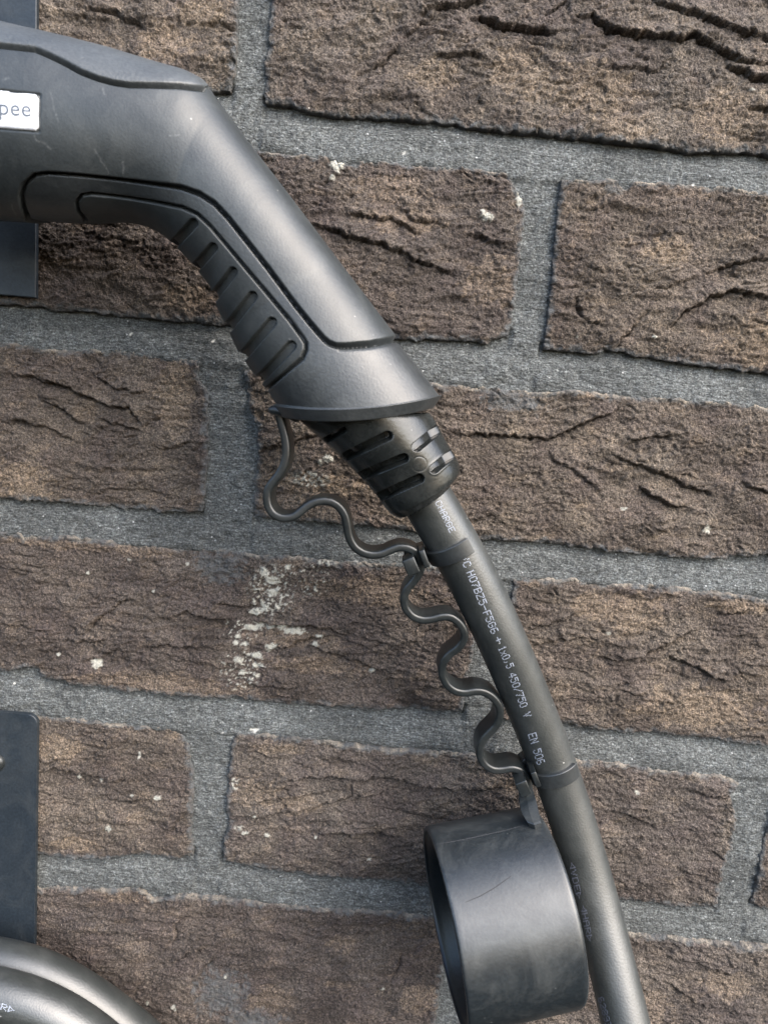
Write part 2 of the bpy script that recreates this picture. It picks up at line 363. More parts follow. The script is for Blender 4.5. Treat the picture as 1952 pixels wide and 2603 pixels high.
GREY = [(560,2520,70,60),(640,2590,80,30),(1300,1020,70,25),(640,1400,60,12),(560,1440,60,40),(830,330,110,12),(1350,340,60,10),(1560,478,20,12),(560,815,60,10),(1280,2150,10,10)]

def edge_noise(pts, n, seed, amp, sm=1.2):
    q = resample(pts, n, sm)
    s = np.arange(n)*0.5
    off = fbm(s/5.0, s*0+seed*1.7, seed, 4, 0.62)*amp
    return q, off
def brick(top, right, bottom, left, seed, proud=0.0, amp=1.0, world=False):
    """outline given by its four edges (top and bottom left to right, sides top to bottom)"""
    def w(pts):
        if world: return np.asarray(pts, float)
        a = P([p[0] for p in pts], [p[1] for p in pts]); return a[:, [0, 2]]
    T, R_, Bo, L = map(w, (top, right, bottom, left))
    T = np.vstack([L[:1], T[1:-1], R_[:1]]) if len(T) > 2 else np.vstack([L[:1], R_[:1]])
    Bo = np.vstack([L[-1:], Bo[1:-1], R_[-1:]]) if len(Bo) > 2 else np.vstack([L[-1:], R_[-1:]])
    res = 0.5 if not world else 2.0
    nx = int(max(np.abs(T[-1]-T[0]).max(), 8)/res)+2; nz = int(max(np.abs(L[-1]-L[0]).max(), 8)/res)+2
    qT, oT = edge_noise(T, nx, seed, 1.6); qB, oB = edge_noise(Bo, nx, seed+5, 1.6)
    qL, oL = edge_noise(L, nz, seed+9, 1.5); qR, oR = edge_noise(R_, nz, seed+13, 1.5)
    endf = lambda n: np.clip(np.minimum(np.arange(n), np.arange(n)[::-1])/6.0, 0, 1)
    qT = qT+np.stack([oT*0, oT*endf(nx)], 1); qB = qB+np.stack([oB*0, oB*endf(nx)], 1)
    qL = qL+np.stack([oL*endf(nz), oL*0], 1); qR = qR+np.stack([oR*endf(nz), oR*0], 1)
    u = np.linspace(0, 1, nx)[None, :, None]; v = np.linspace(0, 1, nz)[:, None, None]
    C = (1-v)*qT[None]+v*qB[None]+(1-u)*qL[:, None]+u*qR[:, None] \
        - ((1-u)*(1-v)*qT[0]+u*(1-v)*qT[-1]+(1-u)*v*qB[0]+u*v*qB[-1])
    X, Z = C[..., 0].copy(), C[..., 1].copy()
    # distance to the border in mm
    dz = np.minimum(v[..., 0]*np.linalg.norm(qL[-1]-qL[0]), (1-v[..., 0])*np.linalg.norm(qL[-1]-qL[0]))+0*u[..., 0]
    dx = np.minimum(u[..., 0]*np.linalg.norm(qT[-1]-qT[0]), (1-u[..., 0])*np.linalg.norm(qT[-1]-qT[0]))+0*v[..., 0]
    # soften corners
    rc = 3.0
    dd = np.where((dx < rc) & (dz < rc), np.maximum(rc-np.hypot(rc-dx, rc-dz), 0), np.minimum(dx, dz))
    h = np.full(X.shape, float(proud))
    h -= (np.where(dx < dz, 0.55, 1.0)+0.8*fbm(X/9, Z/9, seed+4, 3))*np.exp(-dd/(0.9+0.4*fbm(X/6, Z/6, seed+3, 2)))
    h += 1.7*amp*fbm(X/26, Z/15, seed, 3)
    wx = X+5*fbm(X/14, Z/9, seed+40, 3); wz = Z+4.0*fbm(X/20, Z/11, seed+50, 3)
    tw = (fbm(wx/24, wz/6.5, seed+61, 3, 0.5)+0.5)*3.2+0.25*fbm(X/3, Z/2.4, seed+62, 3, 0.6)
    fr = tw-np.floor(tw)
    h += 1.15*amp*(np.floor(tw)+sstep(0.0, 0.16, fr)-tw*0.8)*sstep(-0.35, 0.2, fbm(X/24, Z/16, seed+63, 2))
    fold = perlin(wx/34, wz/5.0, seed+60)           # clay folds, stretched along the brick
    h += 1.25*amp*(0.45-np.abs(fold)*1.3)*sstep(-0.25, 0.3, fbm(X/30, Z/20, seed+70, 2))
    st = perlin(wx/22+3, wz/3.2, seed+66); h -= 1.1*amp*np.exp(-(st/0.05)**2)*sstep(0.0, 0.35, perlin(X/12, Z/8, seed+71))
    h += 0.95*fbm(X/3.8, Z/2.7, seed+80, 4, 0.7)
    pit = fbm(X/1.9, Z/1.5, seed+90, 3, 0.6); h -= 0.6*sstep(0.12, 0.5, pit)
    g1 = perlin(X/1.25, Z/1.05, seed+97); h += 0.45*g1*np.abs(g1)**0.3+0.20*(np.random.RandomState(seed).rand(*X.shape)-0.5)
    xm, xM, zm, zM = X.min(), X.max(), Z.min(), Z.max()
    jx = X+1.4*fbm(X/4, Z/4, 7, 3, 0.5); jz = Z+1.8*fbm(X/4, Z/4, 8, 3, 0.55); CN = fbm(X/5, Z/5, 9, 3, 0.6)
    if not world:
        for pts, dp, wd, stp in CR_W:
            if pts[:, 0].max() < xm-4 or pts[:, 0].min() > xM+4 or pts[:, 1].max() < zm-1 or pts[:, 1].min() > zM+1: continue
            m = (X > pts[:, 0].min()-12) & (X < pts[:, 0].max()+12) & (Z > pts[:, 1].min()-12) & (Z < pts[:, 1].max()+12)
            if not m.any(): continue
            d, par, side = seg_dist(jx[m], jz[m], pts)
            dp = min(dp, 1.25)+0.15*max(dp-1.25, 0); stp = min(stp, 1.3)
            tp = np.clip(np.minimum(par, 1-par)*5, 0, 1)**0.7
            dirx = pts[-1, 0]-pts[0, 0]
            up = side*np.sign(dirx+1e-6)                 # +1 above the crease
            w_ = wd*0.55*(1+0.8*CN[m]); w_ = np.maximum(w_, 0.34)
            g = np.where(up > 0, -dp*1.0*np.exp(-(d/(w_*0.45+0.15))**2), -dp*1.0*np.exp(-(d/(w_*0.9+0.1))**1.5))
            g = g+stp*1.1*np.where(up > 0, np.exp(-d/4.0), -0.5*np.exp(-d/3.0))
            tp = tp*(1.75+0.5*CN[m])
            h[m] += g*tp
    thr = fbm(X/1.5, Z/1.3, 5, 3, 0.6); jit = fbm(X/1.5, Z/1.4, 6, 3, 0.6)*1.7
    lime = blobs(LIME, X, Z, jit, thr) if not world else X*0
    tan = blobs([(*t, ) for t in TAN], X, Z, fbm(X/6, Z/5, 11, 5, 0.7)*2.4) if not world else X*0
    tan = tan*0.85
    tan = np.maximum(tan, 0.5*sstep(0.15, 0.5, fbm(X/14, Z/6, seed+33, 4)))
    grey = 0.75*blobs(GREY, X, Z, fbm(X/4, Z/4, 12, 5, 0.75)*2.8) if not world else X*0
    # mortar smears at the edges; sunlit top arris painted pale into the lime and tan masks
    grey = np.maximum(grey, 0.9*sstep(2.2, 0.3, dd+3.2*fbm(X/5, Z/4, seed+21, 4, 0.6)))
    sunlit_rim = sstep(1.5, 0.3, v[..., 0]*np.linalg.norm(qL[-1]-qL[0])+0*X)*sstep(-0.15, 0.15, fbm(X/9, Z*0, seed+23, 3))
    h += lime*0.35
    front = np.stack([X, -h, Z], -1)
    # sides going back into the wall: two more rings
    idx = np.concatenate([np.arange(nx), np.arange(1, nz)*nx+nx-1, (nz-1)*nx+np.arange(nx-2, -1, -1), np.arange(nz-2, 0, -1)*nx])
    V = front.reshape(-1, 3); rv = V[idx].copy()
    r1 = rv.copy(); r1[:, 1] += 1.4
    r2 = rv.copy(); r2[:, 1] = 12.0
    n0 = len(V); m_ = len(idx)
    verts = np.concatenate([V, r1, r2])
    q = [grid_quads(nz, nx)]
    a = idx; b = np.roll(idx, -1); c = n0+np.arange(m_); d = np.roll(c, -1)
    q.append(np.stack([b, a, c, d], 1)); q.append(np.stack([d, c, c+m_, d+m_], 1))
    quads = np.concatenate(q)[:, ::-1]
    me = mesh_from('brick', verts, quads)
    rgba = np.stack([np.maximum(lime, sunlit_rim*0.26), np.clip(np.maximum(tan, sunlit_rim*0.75), 0, 1), np.clip(grey*(1-sunlit_rim), 0, 1), np.ones_like(X)], -1).reshape(-1, 4)
    rgba = np.concatenate([rgba, rgba[idx], rgba[idx]])
    set_attr(me, 'mask', rgba)
    return obj('brick', me, M_BRICK, wall)

Z1 = P(0, 0)[2]
BR = [
 # top course
 ([(-700,-330),(600,-215)], [(600,-215),(606,60),(600,180),(585,232)], [(-700,120),(92,190),(480,225),(585,232)], [(-700,-330),(-700,120)]),
 ([(690,-208),(1300,-160),(2200,-80)], [(2200,-80),(2200,430)], [(675,262),(755,270),(790,285),(880,298),(960,298),(1100,308),(1226,326),(1445,346),(1600,366),(1750,383),(1952,395),(2200,425)], [(690,-208),(688,60),(676,160),(675,262)]),
 # second course
 ([(-60,322),(300,350),(655,385),(720,392),(841,398),(862,408),(880,424),(898,416),(925,405),(1000,410),(1100,423),(1226,431),(1285,440)], [(1285,440),(1302,462),(1312,490),(1335,515),(1330,560),(1320,660),(1310,760),(1292,853)],
  [(-60,765),(92,782),(300,803),(525,823),(800,845),(1059,863),(1160,868),(1226,873),(1260,864),(1292,853)], [(-60,322),(-60,765)]),
 ([(1425,458),(1560,457),(1575,475),(1592,480),(1610,462),(1780,470),(1952,492),(2200,520)], [(2200,520),(2200,965)], [(1380,888),(1480,900),(1560,893),(1650,912),(1780,930),(1900,945),(2200,975)], [(1425,458),(1418,500),(1408,620),(1396,760),(1380,888)]),
 # third course
 ([(-300,845),(0,869),(95,880),(110,890),(300,890),(510,918)], [(510,918),(500,940),(512,968),(530,1010),(530,1100),(526,1200),(522,1260),(512,1302)], [(-300,1245),(0,1268),(200,1280),(400,1300),(512,1302)], [(-300,845),(-300,1245)]),
 ([(622,940),(800,952),(1100,975),(1226,983),(1290,990),(1330,996),(1400,993),(1460,990),(1560,1003),(1720,1015),(1830,1022),(1952,1035),(2250,1060)], [(2250,1060),(2250,1435)],
  [(650,1310),(756,1325),(862,1330),(1000,1345),(1226,1372),(1400,1382),(1640,1410),(1800,1420),(1880,1414),(1952,1412),(2250,1445)], [(622,940),(634,1031),(652,1075),(656,1163),(646,1240),(650,1310)]),
 # fourth course
 ([(-300,1330),(0,1350),(50,1353),(62,1366),(95,1357),(250,1372),(330,1380),(430,1385),(525,1392),(650,1408),(760,1415),(850,1425),(1000,1432),(1212,1448)], [(1212,1448),(1215,1520),(1200,1660),(1188,1740),(1174,1812)],
  [(-300,1690),(0,1708),(60,1700),(95,1695),(107,1720),(180,1738),(250,1747),(330,1757),(450,1768),(600,1778),(726,1788),(900,1798),(1050,1806),(1174,1812)], [(-300,1330),(-300,1690)]),
 ([(1305,1468),(1345,1466),(1420,1470),(1530,1478),(1620,1485),(1700,1490),(1830,1503),(1952,1522),(2250,1550)], [(2250,1550),(2250,1920)], [(1268,1830),(1436,1842),(1580,1860),(1700,1868),(1850,1885),(1952,1893),(2250,1925)], [(1305,1468),(1296,1560),(1285,1700),(1268,1830)]),
 # fifth course
 ([(-300,1790),(95,1821),(200,1828),(330,1845),(435,1849)], [(435,1849),(458,1860),(478,1890),(490,1950),(493,2050),(488,2120),(491,2174)], [(-300,2145),(95,2176),(250,2183),(360,2170),(440,2190),(491,2174)], [(-300,1790),(-300,2145)]),
 ([(605,1862),(720,1870),(800,1877),(900,1892),(984,1900),(1136,1912),(1300,1920),(1471,1930),(1576,1939),(1642,1953),(1839,1973),(1878,1992)], [(1878,1992),(1852,2018),(1868,2080),(1860,2150),(1840,2200),(1828,2250),(1820,2303)],
  [(568,2188),(640,2205),(760,2220),(860,2235),(960,2240),(1085,2255),(1300,2270),(1600,2293),(1750,2305),(1820,2303)], [(605,1862),(590,1895),(582,1950),(578,2050),(586,2085),(572,2120),(568,2188)]),
 ([(1968,1998),(2300,2030)], [(2300,2030),(2300,2350)], [(1908,2300),(1952,2316),(2300,2355)], [(1968,1998),(1952,2102),(1925,2220),(1908,2300)]),
 # sixth course
 ([(-300,2225),(88,2253),(180,2250),(270,2262),(330,2256),(362,2262),(395,2287),(430,2278),(450,2272),(560,2282),(700,2297),(860,2310),(1000,2318),(1140,2330)], [(1140,2330),(1135,2430),(1116,2520),(1106,2600),(1095,2665)], [(-300,2570),(88,2595),(560,2625),(1095,2665)], [(-300,2225),(-300,2570)]),
 ([(1225,2340),(1400,2355),(1607,2373),(1700,2378),(1820,2395),(1952,2404),(2300,2440)], [(2300,2440),(2300,2780)], [(1190,2680),(1607,2715),(2300,2790)], [(1225,2340),(1205,2500),(1190,2680)]),
 # seventh course, just under the frame
 ([(-300,2650),(500,2700)], [(500,2700),(495,2950)], [(-300,2900),(495,2950)], [(-300,2650),(-300,2900)]),
 ([(590,2706),(1750,2800)], [(1750,2800),(1700,3080)], [(585,2960),(1700,3080)], [(590,2706),(585,2960)]),
]
ext = lambda pts: [(x_+330, y_+28) if x_ >= 2200 else ((x_-330, y_-26) if x_ <= -300 else (x_, y_)) for x_, y_ in pts]
BR = [tuple(ext(e_) for e_ in b_) for b_ in BR]
for k, (t, r, b, l) in enumerate(BR):
    coarse = k >= 13
    brick(t, r, b, l, 100+k*7, [0.3, 0.5, 0.0, 0.4, 0.2, 0.3, 0.0, 0.2, 0.1, 0.3, 0.0, 0.3, 0.4, 0, 0][k])

# mortar bed
xs = np.arange(-265, 275, 0.9); zs = np.arange(-470, 130, 0.9)
X, Z = np.meshgrid(xs, zs)
h = -1.3+0.9*fbm(X/26, Z/12, 301, 3)+0.75*fbm(X/6, Z/3.4, 302, 4, 0.6)+0.35*fbm(X/1.9, Z/1.3, 303, 3, 0.6)
ln = perlin(X/20, (Z+0.25*X*0)/1.1, 305); h += 0.22*ln
h += 0.3*perlin(X/1.9, Z/1.9, 306)+0.42*(np.random.RandomState(5).rand(*X.shape)-0.5)+0.35*np.abs(perlin(X/1.3, Z/1.2, 309))
hm = np.zeros(X.shape)
for t_, r_, b_, l_ in BR:
    bw = P([p[0] for p in b_], [p[1] for p in b_])[:, [0, 2]]
    zb = np.interp(X, bw[:, 0], bw[:, 1]); tt_ = (zb-Z)
    on = (X > bw[0, 0]-1) & (X < bw[-1, 0]+1) & (tt_ > -3) & (tt_ < 16)
    prof = np.interp(tt_, [-3, 0, 2.5, 6, 13, 16], [-1.6, -1.9, -1.4, -0.1, 0.9, 0.8])
    hm = np.where(on, prof, hm)
h += hm
for t_, r_, b_, l_ in BR:
    poly = list(t_)+list(r_)[1:]+list(b_)[::-1][1:]+list(l_)[::-1][1:-1]
    pw = P([p[0] for p in poly], [p[1] for p in poly])[:, [0, 2]]
    m = (X > pw[:, 0].min()) & (X < pw[:, 0].max()) & (Z > pw[:, 1].min()) & (Z < pw[:, 1].max())
    ins = in_poly(X[m], Z[m], [tuple(p) for p in pw]); d, _, _ = seg_dist(X[m], Z[m], np.vstack([pw, pw[:1]]))
    h[m] -= np.where(ins, 9.0*sstep(1.6, 2.6, d), 0)
thr = fbm(X/1.5, Z/1.3, 5, 3, 0.6); jit = fbm(X/1.6, Z/1.6, 6, 3, 0.6)
ML = [(330,848,4,4),(645,835,0.1,0.1),(541,868,5,4),(872,2152,3,3),(565,1865,4,4),(650,1857,9,5),(1025,388,4,4),(905,1430,6,5),(1760,470,3,3),(645,1857,8,4),(35,1740,3,4)]
mask = np.stack([blobs(ML, X, Z, jit, thr), X*0, X*0, X*0+1], -1).reshape(-1, 4)
mv = np.stack([X, -h, Z], -1).reshape(-1, 3); mq = grid_quads(*X.shape)
mq = mq[(mv[:, 1][mq].max(1) < 8.5) | (mv[:, 1][mq].min(1) < 6.0)]      # nothing behind the middle of a brick
used, inv = np.unique(mq, return_inverse=True)
me = mesh_from('mortar', mv[used], inv.reshape(-1, 4))
set_attr(me, 'mask', mask[used])
obj('mortar', me, M_MORTAR, wall)

# ------------------------------------------------------------------ charging plug
H0 = 46.0
plug = thing('charging_plug', 'dark grey angled electric car charging plug with ribbed grip pad, pushed left into its holder', 'charging plug', P(500, 1060, H0))
UL = [((-330,30),(-330,545)), ((0,65),(0,558)), ((90,87),(80,563)), ((200,112),(150,569)), ((300,137),(217,573)), ((400,168),(309,568)), ((482,191),(362,577)), ((523,214),(405,599)),
      ((560,262),(434,623)), ((640,371),(482,672)), ((736,496),(535,738)), ((800,581),(554,796)), ((845,641),(571,831)), ((905,720),(604,900)), ((1005,852),(647,961)), ((1060,921),(674,994)), ((1122,1002),(697,1027))]
NS, NF, NB = 700, 330, 110
uu = resample([u for u, l in UL], 1200, 9); 
def pair_resample(UL, n, sm):
    a = np.array([(*u, *l) for u, l in UL], float); return resample(a, n, sm)
prs = pair_resample(UL, NS, 14)
U = P(prs[:, 0], prs[:, 1], H0); L = P(prs[:, 2], prs[:, 3], H0)
s_ = np.linspace(0, 1, NS)
HD = np.interp(s_, [0, 0.3, 0.55, 0.8, 0.92, 1.0], [24, 23, 18.5, 18.5, 20.5, 21.5])
# front half dense, back half coarse
phF = np.linspace(0, np.pi, NF, endpoint=False); phB = np.linspace(np.pi, 2*np.pi, NB, endpoint=False)
ph = np.concatenate([phF, phB]); NV = len(ph)
pe = np.interp(s_, [0, 0.4, 0.8, 1], [2.05, 2.15, 2.3, 2.15])[:, None]
ct = np.sign(np.cos(ph))[None]*np.abs(np.cos(ph))[None]**(2/pe); sn = np.sign(np.sin(ph))[None]*np.abs(np.sin(ph))[None]**(2/pe)
mid = (U+L)/2; hw = (U-L)/2
V = mid[:, None]+hw[:, None]*ct[..., None]+np.array([0, -1.0, 0])*(HD[:, None]*sn)[..., None]
# the end is cut on a curve that hangs lowest at the middle of each side
edn = P(860, 1100, H0)-P(858, 1020, H0); edn /= np.linalg.norm(edn)
w_end = sstep(0.80, 1.0, s_)[:, None]
V = V+edn*(w_end*2.6*(1-ct**2))[..., None]
# lip and end face
Vend = V[-1]; cen = Vend.mean(0)
ring = [V]
for off, sc in ((0.25, 1.002), (0.45, 0.9995), (0.65, 0.994), (1.0, 0.985), (2.3, 0.951), (3.6, 0.917), (3.85, 0.910), (4.0, 0.900), (4.05, 0.87), (4.05, 0.6)):
    ring.append((cen+(Vend-cen)*sc+edn*off)[None])
V = np.concatenate(ring); NT_ = len(V)
def normals(V, wrap=True):
    du = np.gradient(V, axis=0); dv = np.roll(V, -1, 1)-np.roll(V, 1, 1)
    n = np.cross(du, dv); n /= np.linalg.norm(n, axis=-1, keepdims=True)+1e-12
    return n
N = normals(V)
if (N[NT_//2, NF//2, 1]) > 0: N = -N
# pixel coordinates of each vertex (back half mirrored onto the front)
Vm = V.copy(); Vm[..., 1] = -H0-np.abs(V[..., 1]+H0)
PX, PY = proj(Vm)
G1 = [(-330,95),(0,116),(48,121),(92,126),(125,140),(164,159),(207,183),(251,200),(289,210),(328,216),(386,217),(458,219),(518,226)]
G2 = [(72,640),(72,564),(58,532),(53,501),(61,470),(87,446),(121,441),(193,446),(289,456),(386,467),(458,475),(506,491),(545,516),(579,552),(627,612),(680,679),(750,773),(788,820),(821,858),(836,871),(855,878),(880,878),(940,872),(1008,858),(1060,845)]
G3 = [(222,640),(217,566),(200,545),(195,521),(207,502),(231,498),(289,504),(386,516),(458,527),(497,543),(530,573),(603,658),(675,742),(734,812),(767,857),(776,872),(776,888),(766,911),(734,938),(680,986),(650,1012)]
SL = [((487,568),(430,634)), ((537,630),(470,710)), ((588,691),(515,782)), ((639,753),(540,875)), ((688,818),(580,945)), ((738,878),(625,1000))]
polyA = G2+[(1200,1000),(1200,1200),(600,1200),(300,760)]
polyPad = G3+[(560,1010),(300,760)]
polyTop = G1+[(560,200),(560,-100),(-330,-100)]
x, y = PX, PY
d1, p1, _ = seg_dist(x, y, G1); d2, p2, _ = seg_dist(x, y, G2); d3, _, _ = seg_dist(x, y, G3)
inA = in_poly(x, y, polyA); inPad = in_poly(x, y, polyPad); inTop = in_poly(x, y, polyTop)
sA = np.where(inA, d2, -d2)
D = np.zeros(x.shape)
D += 0.9*sstep(-3, 5, sA)
D += 2.3*np.exp(-(np.abs(sA-0.5)/4.6)**2.6)
D += 1.7*np.exp(-(d3/3.9)**2.6)
sT = np.where(inTop, d1, -d1)
D += 2.3*np.exp(-(np.abs(sT+1.2)/4.2)**2.6)-0.5*sstep(-2, 8, sT)*sstep(60, 8, sT)
ribd = np.full(x.shape, 1e9)
for a, b in SL:
    d, _, _ = seg_dist(x, y, [a, b]); ribd = np.minimum(ribd, d)
D += 1.45*sstep(13.5, 10.2, ribd)*inPad
lab = np.array([(-60,224),(101,241),(99,334),(-60,322)], float)
dl, _, _ = seg_dist(x, y, np.vstack([lab, lab[:1]])); inL = in_poly(x, y, lab)
D += 0.5*np.exp(-(dl/3.0)**2)
# moulding seam near the collar notch on the upper edge
D += 0.35*np.exp(-((sA-9)/4)**2)*(x > 860)
keep = np.ones(x.shape); keep[NS:] = 0; D *= keep
V2 = V-N*D[..., None]
scr = [([(130,235),(137,270),(150,310)], 0.7), ([(88,345),(95,358),(118,365),(130,380)], 1.3), ([(312,412),(316,440)], 1.4), ([(262,222),(266,240)], 1.6), ([(8,203),(22,198)], 1.8),
       ([(430,345),(455,343)], 0.9), ([(690,800),(700,818)], 1.0), ([(735,860),(742,875)], 1.0), ([(30,520),(40,545)], 0.9), ([(240,380),(280,440)], 0.5)]
sm = np.zeros(x.shape)
for pts, wd in scr:
    jx = x+4*fbm(x/18, y/18, 77, 2); d, pr, _ = seg_dist(jx, y, pts)
    sm = np.maximum(sm, sstep(wd+2.0, wd*0.3, d)*(0.35+0.4*perlin(x/6, y/6, 78)))
sm = np.maximum(sm, 0.5*sstep(3.2, 0.5, np.abs(d3-5.0))*0+0.0)
sm = np.clip(sm, 0, 1)*(V[..., 1] < -H0)
QD = grid_quads(NT_, NV, True)
fx = lambda a: a.reshape(-1)[QD].mean(1)
cls = np.zeros(len(QD), int)
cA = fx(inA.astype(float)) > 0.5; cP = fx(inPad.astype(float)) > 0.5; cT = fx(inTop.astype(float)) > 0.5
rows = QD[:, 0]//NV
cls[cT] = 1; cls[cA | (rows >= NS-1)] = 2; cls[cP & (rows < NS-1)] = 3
flatV = V2.reshape(-1, 3); sflat = sm.reshape(-1)
lbls = {0: 'smooth satin grey main housing', 1: 'matt top cover with stepped edge', 2: 'grained dark surround and flared collar', 3: 'rubber grip pad with six slots'}
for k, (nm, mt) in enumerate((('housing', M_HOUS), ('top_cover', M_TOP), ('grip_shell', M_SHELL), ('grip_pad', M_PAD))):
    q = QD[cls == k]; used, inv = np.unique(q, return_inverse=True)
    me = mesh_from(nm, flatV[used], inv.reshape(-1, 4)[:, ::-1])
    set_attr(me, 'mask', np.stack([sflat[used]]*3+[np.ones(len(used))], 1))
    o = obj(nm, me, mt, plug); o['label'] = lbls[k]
plug_bvh = BVHTree.FromPolygons([Vector(v) for v in V2[:NS:2, ::2].reshape(-1, 3)], grid_quads(len(V2[:NS:2]), V2.shape[1]//2, True).tolist())
def drape(px, py, bvh, off):
    dr = ray(px, py); out = []
    for d in dr.reshape(-1, 3):
        hit = bvh.ray_cast(Vector(CAM), Vector(d).normalized())
        if hit[0] is None: out.append(None); continue
        n = hit[1] if hit[1].dot(Vector(d)) < 0 else -hit[1]
        out.append(np.array(hit[0]+n*off))
    return out
# white label, a thin plate with rounded right-hand corners
nu, nv = 40, 22
gu, gv = np.meshgrid(np.linspace(0, 1, nu), np.linspace(-1, 1, nv))
rr = 8.0
lx = -60+gu*157; top_ = 226+gu*17; bot_ = 320+gu*11
cut = np.where(lx > 97-rr, rr-np.sqrt(np.maximum(rr**2-(lx-(97-rr))**2, 0)), 0)
ly = np.where(gv < 0, 0, 0)+(top_+bot_)/2+gv*((bot_-top_)/2-cut)
pts = drape(lx.ravel(), ly.ravel(), plug_bvh, 0.25)
pts = np.array([p if p is not None else (0, 0, 0) for p in pts])
back = pts.copy(); back[:, 1] += 0.9
n = nu*nv; q = grid_quads(nv, nu)
bi = np.concatenate([np.arange(nu), np.arange(1, nv)*nu+nu-1, (nv-1)*nu+np.arange(nu-2, -1, -1), np.arange(nv-2, 0, -1)*nu])
bn = np.roll(bi, -1)
q2 = np.stack([bn, bi, bi+n, bn+n], 1)
lab_me = mesh_from('label_plate', np.concatenate([pts, back]), np.concatenate([q, q2]))
lab_o = obj('label_plate', lab_me, M_LABEL, plug); lab_o['label'] = 'small white rounded label at the left edge'
lab_bvh = BVHTree.FromPolygons([Vector(v) for v in pts], q.tolist())
cu = bpy.data.curves.new('txt', 'FONT'); cu.body = 'ppee'; cu.size = 1.0; cu.space_character = 1.06; cu.resolution_u = 6
to = bpy.data.objects.new('txt', cu); scene.collection.objects.link(to)
dg = bpy.context.evaluated_depsgraph_get(); tm = bpy.data.meshes.new_from_object(to.evaluated_get(dg))
bpy.data.objects.remove(to)
co = np.array([v.co[:] for v in tm.vertices]); faces = [list(p.vertices) for p in tm.polygons]
xmax = co[:, 0].max()
base_y = lambda X: 291+X*0.07
sc_ = 55.0
tx = 79-(xmax-co[:, 0])*sc_; ty = base_y(tx)-co[:, 1]*sc_*1.05
pp = drape(tx, ty, lab_bvh, 0.08)
ok = [p is not None for p in pp]
vv = [tuple(np.array(p)*S) if p is not None else (0, 0, 0) for p in pp]
fc = [f for f in faces if all(ok[i] for i in f)]
me = bpy.data.meshes.new('printed_text'); me.from_pydata(vv, [], fc); me.update()
obj('printed_text', me, M_TEXT, lab_o, smooth=False)

# cable boot (strain relief)
BT = [((1092,1050),(745,1050)), ((1103,1064),(757,1063)), ((1122,1100),(808,1108)), ((1141,1133),(860,1155)), ((1160,1166),(927,1223)), ((1167,1184),(960,1262)), ((1168,1200),(978,1288)), ((1160,1214),(993,1306)), ((1148,1224),(1009,1314))]
nb = 260
pb = resample(np.array([(*u, *l) for u, l in BT], float), nb, 6)
HB = 44.0
Ub = P(pb[:, 0], pb[:, 1], HB); Lb = P(pb[:, 2], pb[:, 3], HB)
hwb = (Ub-Lb)/2; wl = np.linalg.norm(hwb, axis=1)
sb = np.linspace(0, 1, nb); hb = np.interp(sb, [0, 0.4, 0.8, 0.93, 1.0], [19, 16.5, 13.5, 12.8, 11.3])
nvb = 420
phb = np.linspace(0, 2*np.pi, nvb, endpoint=False)
ctb, snb = np.cos(phb)[None], np.sin(phb)[None]
Vb = ((Ub+Lb)/2)[:, None]+hwb[:, None]*ctb[..., None]+np.array([0, -1.0, 0])*(hb[:, None]*snb)[..., None]
axb = P(1075, 1262, HB)-P(1000, 1150, HB); axb /= np.linalg.norm(axb)
Vb = Vb+axb*((sstep(0.6, 1, sb)[:, None]*0.3)*np.maximum(snb, 0)**2)[..., None]
e = Vb[-1]; ce = e.mean(0)
Vb = np.concatenate([Vb]+[(ce+(e-ce)*sc+axb*o)[None] for sc, o in ((0.95, 0.5), (0.86, 0.8), (0.72, 0.6))])
Nb = normals(Vb)
if Nb[nb//2, nvb//4, 1] > 0: Nb = -Nb
Vm = Vb.copy(); Vm[..., 1] = -HB-np.abs(Vb[..., 1]+HB)
bx, by = proj(Vm)
Db = np.zeros(bx.shape)
for a, b, w in (((826,1121),(872,1094),8), ((880,1161),(985,1108),12), ((918,1211),(1026,1165),12), ((962,1265),(1066,1217),12), ((1060,1136),(1112,1092),12), ((1104,1192),(1150,1153),11.5)):
    d, _, _ = seg_dist(bx, by, [a, b]); Db = np.maximum(Db, 3.6*sstep(w+1.2, w-2.2, d))
    Db -= 0.10*np.exp(-((d-w-3)/2.5)**2)
for cx_, cy_ in ((921,1096), (1066,1180)):
    d = np.hypot(bx-cx_, by-cy_); Db += 0.07*np.exp(-((d-19)/1.3)**2)
Db[nb-10:] *= 0; Db *= sstep(0.0, 0.3, np.abs(snb))
Vb = Vb-Nb*Db[..., None]
bo = obj('cable_boot', mesh_from('cable_boot', Vb.reshape(-1, 3), grid_quads(len(Vb), nvb, True)[:, ::-1]), M_BOOT, plug)
bo['label'] = 'glossy black slotted rubber sleeve where the cable leaves the plug'

